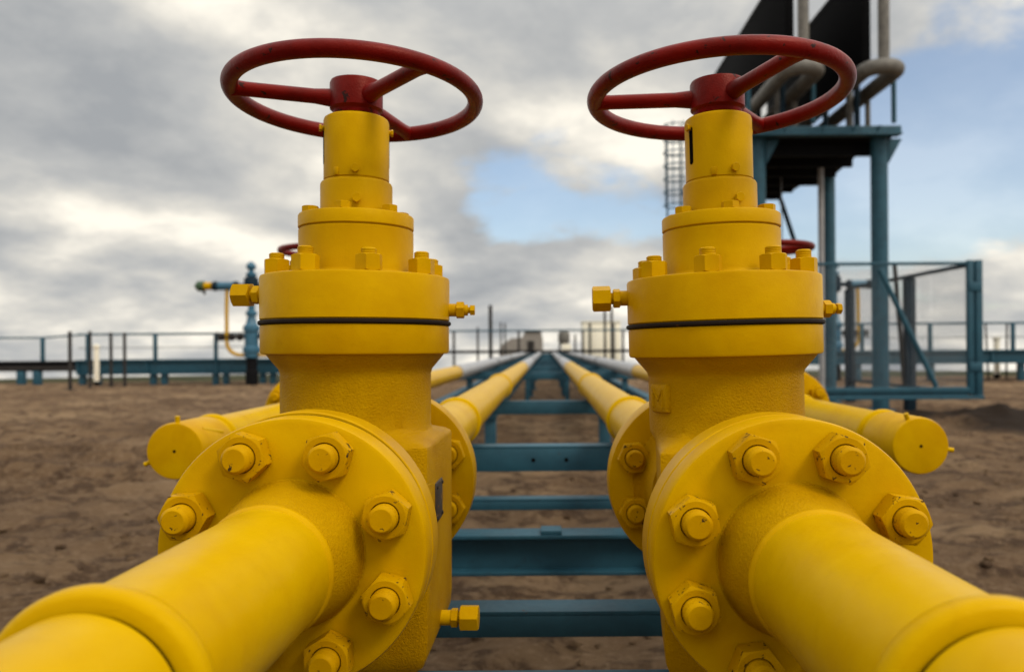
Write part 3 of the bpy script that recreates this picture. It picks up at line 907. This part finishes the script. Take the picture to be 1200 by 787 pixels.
# ------------------------------------------------------------------ wellhead trees
def wellhead(label, loc, mirror):
    w = thing('wellhead_tree', label, 'wellhead', loc, (0, 0, 0), 'blue wellhead trees')
    w.scale = (mirror, 1, 1)
    S = 24 / 920.0
    def z(py): return EYE + (407 - py) * S - 0.0
    m = MB(); m.lathe([(0.19, -0.05), (0.19, z(432)), (0.16, z(431)), (0.16, z(417))], 32); m.build('casing', 'black', w)
    m = MB(); m.lathe([(0.17, z(417)), (0.22, z(416)), (0.22, z(411)), (0.26, z(410)), (0.26, z(405)), (0.21, z(403)), (0.20, z(386)), (0.25, z(385)), (0.25, z(380)), (0.17, z(377)), (0.13, z(371)), (0.11, z(367))], 36); m.build('tubing_head', 'bright_blue', w)
    m = MB(); m.lathe([(0.10, z(368)), (0.17, z(366.5)), (0.17, z(363)), (0.10, z(361)), (0.10, z(340))], 28); m.build('master_valve', 'bright_blue', w)
    m = MB(); m.lathe([(0.13, z(342)), (0.20, z(341)), (0.22, z(337)), (0.22, z(327)), (0.20, z(323)), (0.13, z(322))], 28); m.build('cross_body', 'blue_dark', w)
    m = MB(); m.lathe([(0.09, z(323)), (0.15, z(321)), (0.16, z(318)), (0.08, z(316)), (0.08, z(313.5)), (0.14, z(312)), (0.15, z(309)), (0.10, z(306)), (0.03, z(304))], 28); m.build('swab_cap', 'bright_blue', w)
    # wing arms
    def arm(py, x0, x1, r, mat, name='wing_arm'):
        m = MB(); m.rod((x0, 0, z(py)), (x1, 0, z(py)), r, 18); return m.build(name, mat, w)
    for sgn, (e0, e1) in ((-1, (0.15, 1.55)), (1, (0.15, 1.0))):
        arm(332.5, sgn * e0, sgn * e1, 0.075, 'blue_dark')
        m = MB(); m.rod((sgn * 0.5, 0, z(332.5)), (sgn * 1.0, 0, z(332.5)), 0.13, 18); m.build('wing_valve', 'bright_blue', w)
        for k, x in enumerate((0.42, 1.05)):
            m = MB(); m.rod((sgn * x, 0, z(332.5)), (sgn * (x + 0.10), 0, z(332.5)), 0.15, 18); m.build('flange', 'blue_dark', w)
        arm(392, sgn * 0.15, sgn * 1.05, 0.06, 'dark_steel', 'side_arm')
        for x in (0.30, 0.55, 0.85):
            m = MB(); m.rod((sgn * x, 0, z(392)), (sgn * (x + 0.12), 0, z(392)), 0.12, 18); m.build('side_flange', 'dark_steel', w)
        m = MB(); m.tube([(sgn * 0.98, -0.16 + 0.0, z(392)) if False else (sgn * 1.05 , 0.14 * math.cos(t), z(392) + 0.14 * math.sin(t)) for t in [2 * math.pi * i / 20 for i in range(20)]], 0.02, 8, closed=True); m.build('handwheel', 'dark_steel', w)
    m = MB(); m.rod((-1.20, 0, z(332.5)), (-1.45, 0, z(332.5)), 0.12, 18); m.build('choke', 'yellow', w)
    m = MB(); m.lathe([(0.05, -0.2), (0.16, -0.10), (0.16, 0.08), (0.05, 0.14)], 20, T(-1.52, 0, z(332.5)) @ Rt(90, 'Y')); m.build('gauge_valve', 'green', w)
    m = MB(); m.rod((-1.50, 0, z(333)), (-1.42, 0, z(342)), 0.04, 10); m.build('lever', 'dark_steel', w)
    # yellow flow line
    pts = [(-0.74, 0, z(336)), (-0.76, 0, z(360)), (-0.76, 0, z(398))]
    for i in range(1, 9):
        t = i / 8 * math.pi / 2
        pts.append((-0.76 + 0.42 * (1 - math.cos(t)), 0, z(398) - 0.40 * math.sin(t)))
    pts.append((0.9, 0, z(413.6)))
    m = MB(); m.tube(pts, 0.055, 14); m.build('flow_line', 'yellow', w, angle=60)
    return w
wellhead('bright blue wellhead tree with yellow flow line left of the left front valve', (Pt(295, 0, 24).x, 24, 0), 1)
wellhead('wellhead tree with yellow flow line seen between the blue tower columns', (Pt(978, 0, 25).x, 25, 0), -1)

# ------------------------------------------------------------------ the tower on the right
TW = thing('process_tower', 'tall blue steel tower with black panels and looped grey pipes above its platform', 'tower', (4.5, 14, 0))
def tw(name, fn, mat, angle=32, parent=None):
    m = MB(); fn(m); o = m.build(name, mat, parent or TW, angle)
    if parent is None: o.location = (-4.5, -14, 0)
    return o
PZ = EYE + 3.42
def column(x, y, r=0.135):
    def f(m):
        m.lathe([(r, -0.08), (r, PZ - 0.001)], 32, T(x, y, 0))
        m.lathe([(r * 1.7, -0.06), (r * 1.7, 0.035)], 32, T(x, y, 0))
    return f
for (x, y) in ((3.50, 13.0), (5.52, 13.0), (5.42, 15.1), (3.50, 15.1)): tw('column', column(x, y), 'blue')
def plat(m):
    pts = [(3.25, 12.85), (5.72, 12.85), (5.72, 13.4), (5.60, 14.0), (5.78, 15.6), (5.45, 16.6), (5.45, 17.4), (4.9, 18.2), (3.25, 18.2)]
    m.add_rings([[Vector((x, y, PZ)) for x, y in pts], [Vector((x, y, PZ + 0.03)) for x, y in pts]])
    for y in (13.3, 14.1, 14.9, 15.7, 16.4, 17.2):
        m.box((3.3, y - 0.04, PZ - 0.22), (5.15 if y > 16 else 5.5, y + 0.04, PZ - 0.001), 0)
tw('platform', plat, 'black')
def fascia(m):
    m.box((3.20, 12.70, PZ + 0.02), (5.76, 12.849, PZ + 0.13), 0.004)
    m.box((3.20, 12.66, PZ - 0.02), (5.76, 12.849, PZ + 0.018), 0.004)
    for x in (3.3, 3.9, 4.5, 5.0, 5.4): m.box((x - 0.02, 12.67, PZ + 0.021), (x + 0.02, 12.699, PZ + 0.128), 0)
tw('edge_beam', fascia, 'blue')
for x in (3.50, 5.52):
    tw('gusset', lambda m, x=x: m.add_rings([[Vector((x + 0.14, yy, PZ - 0.02)), Vector((x + 0.36, yy, PZ - 0.02)), Vector((x + 0.14, yy, PZ - 0.42))] for yy in (12.95, 13.0)]), 'blue')
tw('platform_rail', lambda m: (m.rod((5.66, 12.75, PZ + 0.19), (5.66, 12.75, PZ + 0.95), 0.04, 10), m.rod((4.35, 12.75, PZ + 0.19), (4.35, 12.75, PZ + 0.95), 0.04, 10), m.rod((3.3, 12.75, PZ + 0.19), (3.3, 12.75, PZ + 0.95), 0.04, 10)), 'blue')
tw('brace', lambda m: m.rod((4.85, 16.2, EYE + 3.0), (4.62, 13.6, 1.9), 0.045, 12), 'blue_dark')
tw('drain_pipe', lambda m: m.rod((5.20, 14.85, -0.05), (5.20, 14.85, PZ - 0.002), 0.055, 16), 'galvanised')
tw('rod', lambda m: m.rod((4.62, 15.4, 0), (4.62, 15.4, PZ - 0.002), 0.015, 8), 'wire')
for x in (5.12, 3.90):
    pn = tw('panel', lambda m, x=x: m.box((x - 0.07, 12.5, EYE + 4.36), (x + 0.07, 17.9, EYE + 6.05), 0.01), 'black_cladding')
    e = MB(); e.rod((x, 12.5, EYE + 6.10), (x, 17.9, EYE + 6.10), 0.09, 20); e.build('edge_tube', 'black', pn)
    for k in range(4):
        y = 12.9 + k * 1.45
        e = MB(); e.rod((x, y, PZ + 0.03), (x, y, EYE + 4.359), 0.05, 12); e.build('strut', 'blue_dark', pn)
def loop(x0, x1, y0, y1, z, r):
    def f(m):
        pts = [(x0, y1 - i * (y1 - y0) / 12, z) for i in range(13)]
        c, rad = (x0 + x1) / 2, (x1 - x0) / 2
        for i in range(1, 12):
            t = math.pi * i / 12
            pts.append((c - rad * math.cos(t), y0 - rad * math.sin(t), z))
        pts += [(x1, y0 + i * (y1 - y0) / 12, z) for i in range(13)]
        m.tube(pts, r, 20)
    return f
for (x0, x1) in ((4.93, 5.42), (3.70, 4.19)):
    tw('looped_pipe', loop(x0, x1, 12.15, 17.4, EYE + 4.23, 0.12), 'tan_pipe', 60)
    tw('riser_pipe', lambda m, x0=x0: m.rod((x0 + 0.25, 12.0, EYE + 4.33), (x0 + 0.25, 12.0, EYE + 8.5), 0.085, 24), 'tan_pipe')
    tw('downcomer', lambda m, x0=x0: m.rod((x0 + 0.30, 13.5, PZ + 0.03), (x0 + 0.30, 13.5, EYE + 4.6), 0.06, 18), 'tan_pipe')
    for y in (13.2, 15.0, 16.8):
        tw('pipe_stand', lambda m, y=y, x1=x1: m.rod((x1, y, PZ + 0.03), (x1, y, EYE + 4.15), 0.045, 12), 'tan_pipe')
# caged ladder at the tower's rear left corner
def ladder_rails(m):
    for x in (2.72, 3.02): m.rod((x, 17.6, 0), (x, 17.6, EYE + 4.95), 0.022, 8)
    for i in range(19): m.rod((2.72, 17.6, 0.3 + i * 0.3), (3.02, 17.6, 0.3 + i * 0.3), 0.012, 6)
    m.rod((3.02, 17.6, PZ + 0.015), (3.3, 17.55, PZ + 0.015), 0.03, 8)
lad = tw('ladder', ladder_rails, 'blue')
for i in range(7):
    m = MB()
    zc = EYE + 3.1 + i * 0.29
    m.tube([(2.87 + 0.27 * math.cos(t), 17.28 + 0.30 * math.sin(t), zc) for t in [2 * math.pi * k / 28 for k in range(28)]], 0.014, 8, closed=True)
    m.build('cage_hoop', 'bright_blue', lad)
for t in (200, 245, 295, 340):
    m = MB(); m.rod((2.87 + 0.27 * math.cos(R(t)), 17.28 + 0.30 * math.sin(R(t)), EYE + 3.05), (2.87 + 0.27 * math.cos(R(t)), 17.28 + 0.30 * math.sin(R(t)), EYE + 4.9), 0.010, 6); m.build('cage_strip', 'bright_blue', lad)

# ------------------------------------------------------------------ mesh enclosure in front of the tower
en = thing('mesh_enclosure', 'blue framed wire mesh enclosure standing around the tower columns', 'fence', (5.0, 11, 0))
X0, X1, YA, YB = 2.9, 5.98, 11.0, 15.6
Z0, Z1 = EYE - 0.66, EYE + 1.16
def ep(name, fn, mat):
    m = MB(); fn(m); o = m.build(name, mat, en); o.location = (-5.0, -11, 0); return o
ep('frame_post', lambda m: (m.box((X1 - 0.09, YA - 0.04, Z0 - 0.03), (X1 - 0.02, YA + 0.04, Z1 + 0.02), 0.004), m.box((X1 + 0.02, YA - 0.04, Z0 - 0.05), (X1 + 0.11, YA + 0.04, Z1 + 0.02), 0.004), m.box((X1 - 0.02, YA - 0.01, Z0 - 0.03), (X1 + 0.02, YA + 0.02, Z1), 0)), 'blue')
for zc in (Z0 + 0.35, Z1 - 0.35): ep('hinge_plate', lambda m, zc=zc: m.box((X1 - 0.08, YA - 0.055, zc - 0.06), (X1 + 0.10, YA - 0.0405, zc + 0.06), 0.003), 'blue')
ep('bottom_rail', lambda m: (m.box((X0, YA - 0.05, Z0), (X1 - 0.091, YA + 0.03, Z0 + 0.07), 0.004), m.box((X0, YA - 0.08, Z0 - 0.10), (X1 + 0.109, YA + 0.05, Z0 - 0.052), 0.004), m.box((X0, YA - 0.02, Z0 - 0.051), (X1 - 0.092, YA + 0.02, Z0 - 0.001), 0)), 'blue')
ep('top_rail', lambda m: m.box((X0, YA - 0.03, Z1 - 0.04), (X1 - 0.091, YA + 0.03, Z1), 0.004), 'blue')
ep('diagonal_brace', lambda m: m.rod((4.66, YA - 0.02, Z1 - 0.10), (5.44, YA - 0.02, Z0 + 0.08), 0.036, 10), 'blue')
ep('frame_post', lambda m: m.box((X0 - 0.05, YA - 0.04, 0), (X0 + 0.02, YA + 0.04, Z1), 0.004), 'blue')
for y in (12.95, 15.5): ep('side_post', lambda m, y=y: m.box((X1 - 0.08, y - 0.07, -0.03), (X1 + 0.08, y + 0.07, Z1 - 0.06), 0.004), 'blue_dark')
ep('side_top_rail', lambda m: m.box((X1 - 0.03, YA + 0.05, Z1 - 0.06), (X1 + 0.03, YB, Z1 - 0.005), 0.003), 'blue_dark')
ep('side_bottom_rail', lambda m: m.box((X1 - 0.03, YA + 0.05, Z0 - 0.05), (X1 + 0.03, YB, Z0), 0.003), 'blue_dark')
ep('rear_post', lambda m: m.rod((5.95, 13.0, 0), (5.72, 12.9, Z1 + 0.15), 0.035, 10), 'dark_steel')
def mesh_front(m):
    n = int((X1 - 0.1 - X0) / 0.055)
    for i in range(1, n):
        x = X0 + (X1 - 0.1 - X0) * i / n
        m.rod((x, YA, Z0 + 0.06), (x, YA, Z1 - 0.02), 0.0016, 4)
    n = int((Z1 - Z0) / 0.055)
    for i in range(1, n):
        z = Z0 + (Z1 - Z0) * i / n
        m.rod((X0, YA + 0.005, z), (X1 - 0.1, YA + 0.005, z), 0.0016, 4)
def mesh_side(m):
    n = int((YB - YA) / 0.055)
    for i in range(1, n):
        y = YA + (YB - YA) * i / n
        m.rod((X1, y, Z0 - 0.02), (X1, y, Z1 - 0.03), 0.0016, 4)
    n = int((Z1 - Z0) / 0.055)
    for i in range(1, n):
        z = Z0 + (Z1 - Z0) * i / n
        m.rod((X1 + 0.005, YA, z), (X1 + 0.005, YB, z), 0.0016, 4)
ep('wire_mesh', mesh_front, 'wire')
ep('wire_mesh', mesh_side, 'wire')

# ------------------------------------------------------------------ far buildings and tanks between the valves
def far(name, label, cat, px, Y):
    p = Pt(px, 407, Y)
    return thing(name, label, cat, (p.x, Y, 0))
Yc = 48.0
c = far('equipment_cabin', 'tall cream equipment cabin with dark corner strip beside the right front valve', 'cabin', 705.5, Yc)
s = Yc / 920
top = EYE + 29 * s
m = MB(); m.box((-22 * s, 0, -0.7), (22 * s, 2.6, top), 0.05); cw = m.build('cabin_wall', 'white', c)
m = MB(); m.box((-23 * s, -0.05, top + 0.002), (23 * s, 2.7, top + 0.08), 0.02); m.build('roof', 'white', c)
for x in (-14, 14): 
    m = MB(); m.box((x * s - 0.06, -0.06, 0.05), (x * s + 0.06, -0.003, top - 0.05), 0.01); m.build('corner_strip', 'dark_steel' if x < 0 else 'tan_pipe', c)
m = MB(); m.box((-9 * s, -0.03, -0.4), (5 * s, -0.004, top - 0.35), 0.01); m.build('door', 'white', c)
c = far('storage_shed', 'dull brown shed with sloping lean-to roof behind the left pipes', 'shed', 612, 62.0)
s = 62.0 / 920
m = MB()
prof = [(-27, 34), (-27, 0), (-22, -5), (-13, -11), (0, -12), (3, -19), (22, -19), (24, -10), (24, 34)]
m.add_rings([[Vector((x * s, y, EYE - z * s)) for x, z in prof] for y in (0, 4.0)])
m.build('shed_wall', 'brown_clad', c)
m = MB(); m.box((2.6 * s, -0.15, EYE + 19.03 * s), (22.6 * s, 4.2, EYE + 20 * s), 0.02); m.build('roof', 'dark_steel', c)
m = MB(); m.box((6 * s, -0.06, 0.1), (14 * s, -0.003, EYE + 8 * s), 0.02); m.build('door', 'dark_steel', c)
c = far('storage_tank', 'round grey tank on short legs near where the pipes meet', 'tank', 661, 55.0)
s = 55.0 / 920
m = MB(); m.lathe([(0.05, EYE + 2 * s), (4 * s, EYE + 3 * s), (6.6 * s, EYE + 6 * s), (7 * s, EYE + 9 * s), (7 * s, EYE + 15 * s), (5.5 * s, EYE + 18.5 * s), (0.05, EYE + 20 * s)], 32); m.build('shell', 'tan_pipe', c)
for (x, y) in ((-0.3, -0.3), (0.3, -0.3), (-0.3, 0.3), (0.3, 0.3)):
    m = MB(); m.rod((x, y, -0.9), (x, y, EYE + 4 * s), 0.07, 10); m.build('leg', 'dark_steel', c)
c = far('control_box', 'small white box between the round tank and the cream cabin', 'box', 664, 44.0)
s = 44.0 / 920
m = MB(); m.box((-5.5 * s, 0, EYE - 5 * s), (5.5 * s, 0.5, EYE + 4 * s), 0.02); m.build('housing', 'white', c)
m = MB(); m.box((-0.06, 0.1, -0.6), (0.06, 0.3, EYE - 5 * s - 0.002), 0.01); m.build('post', 'dark_steel', c)
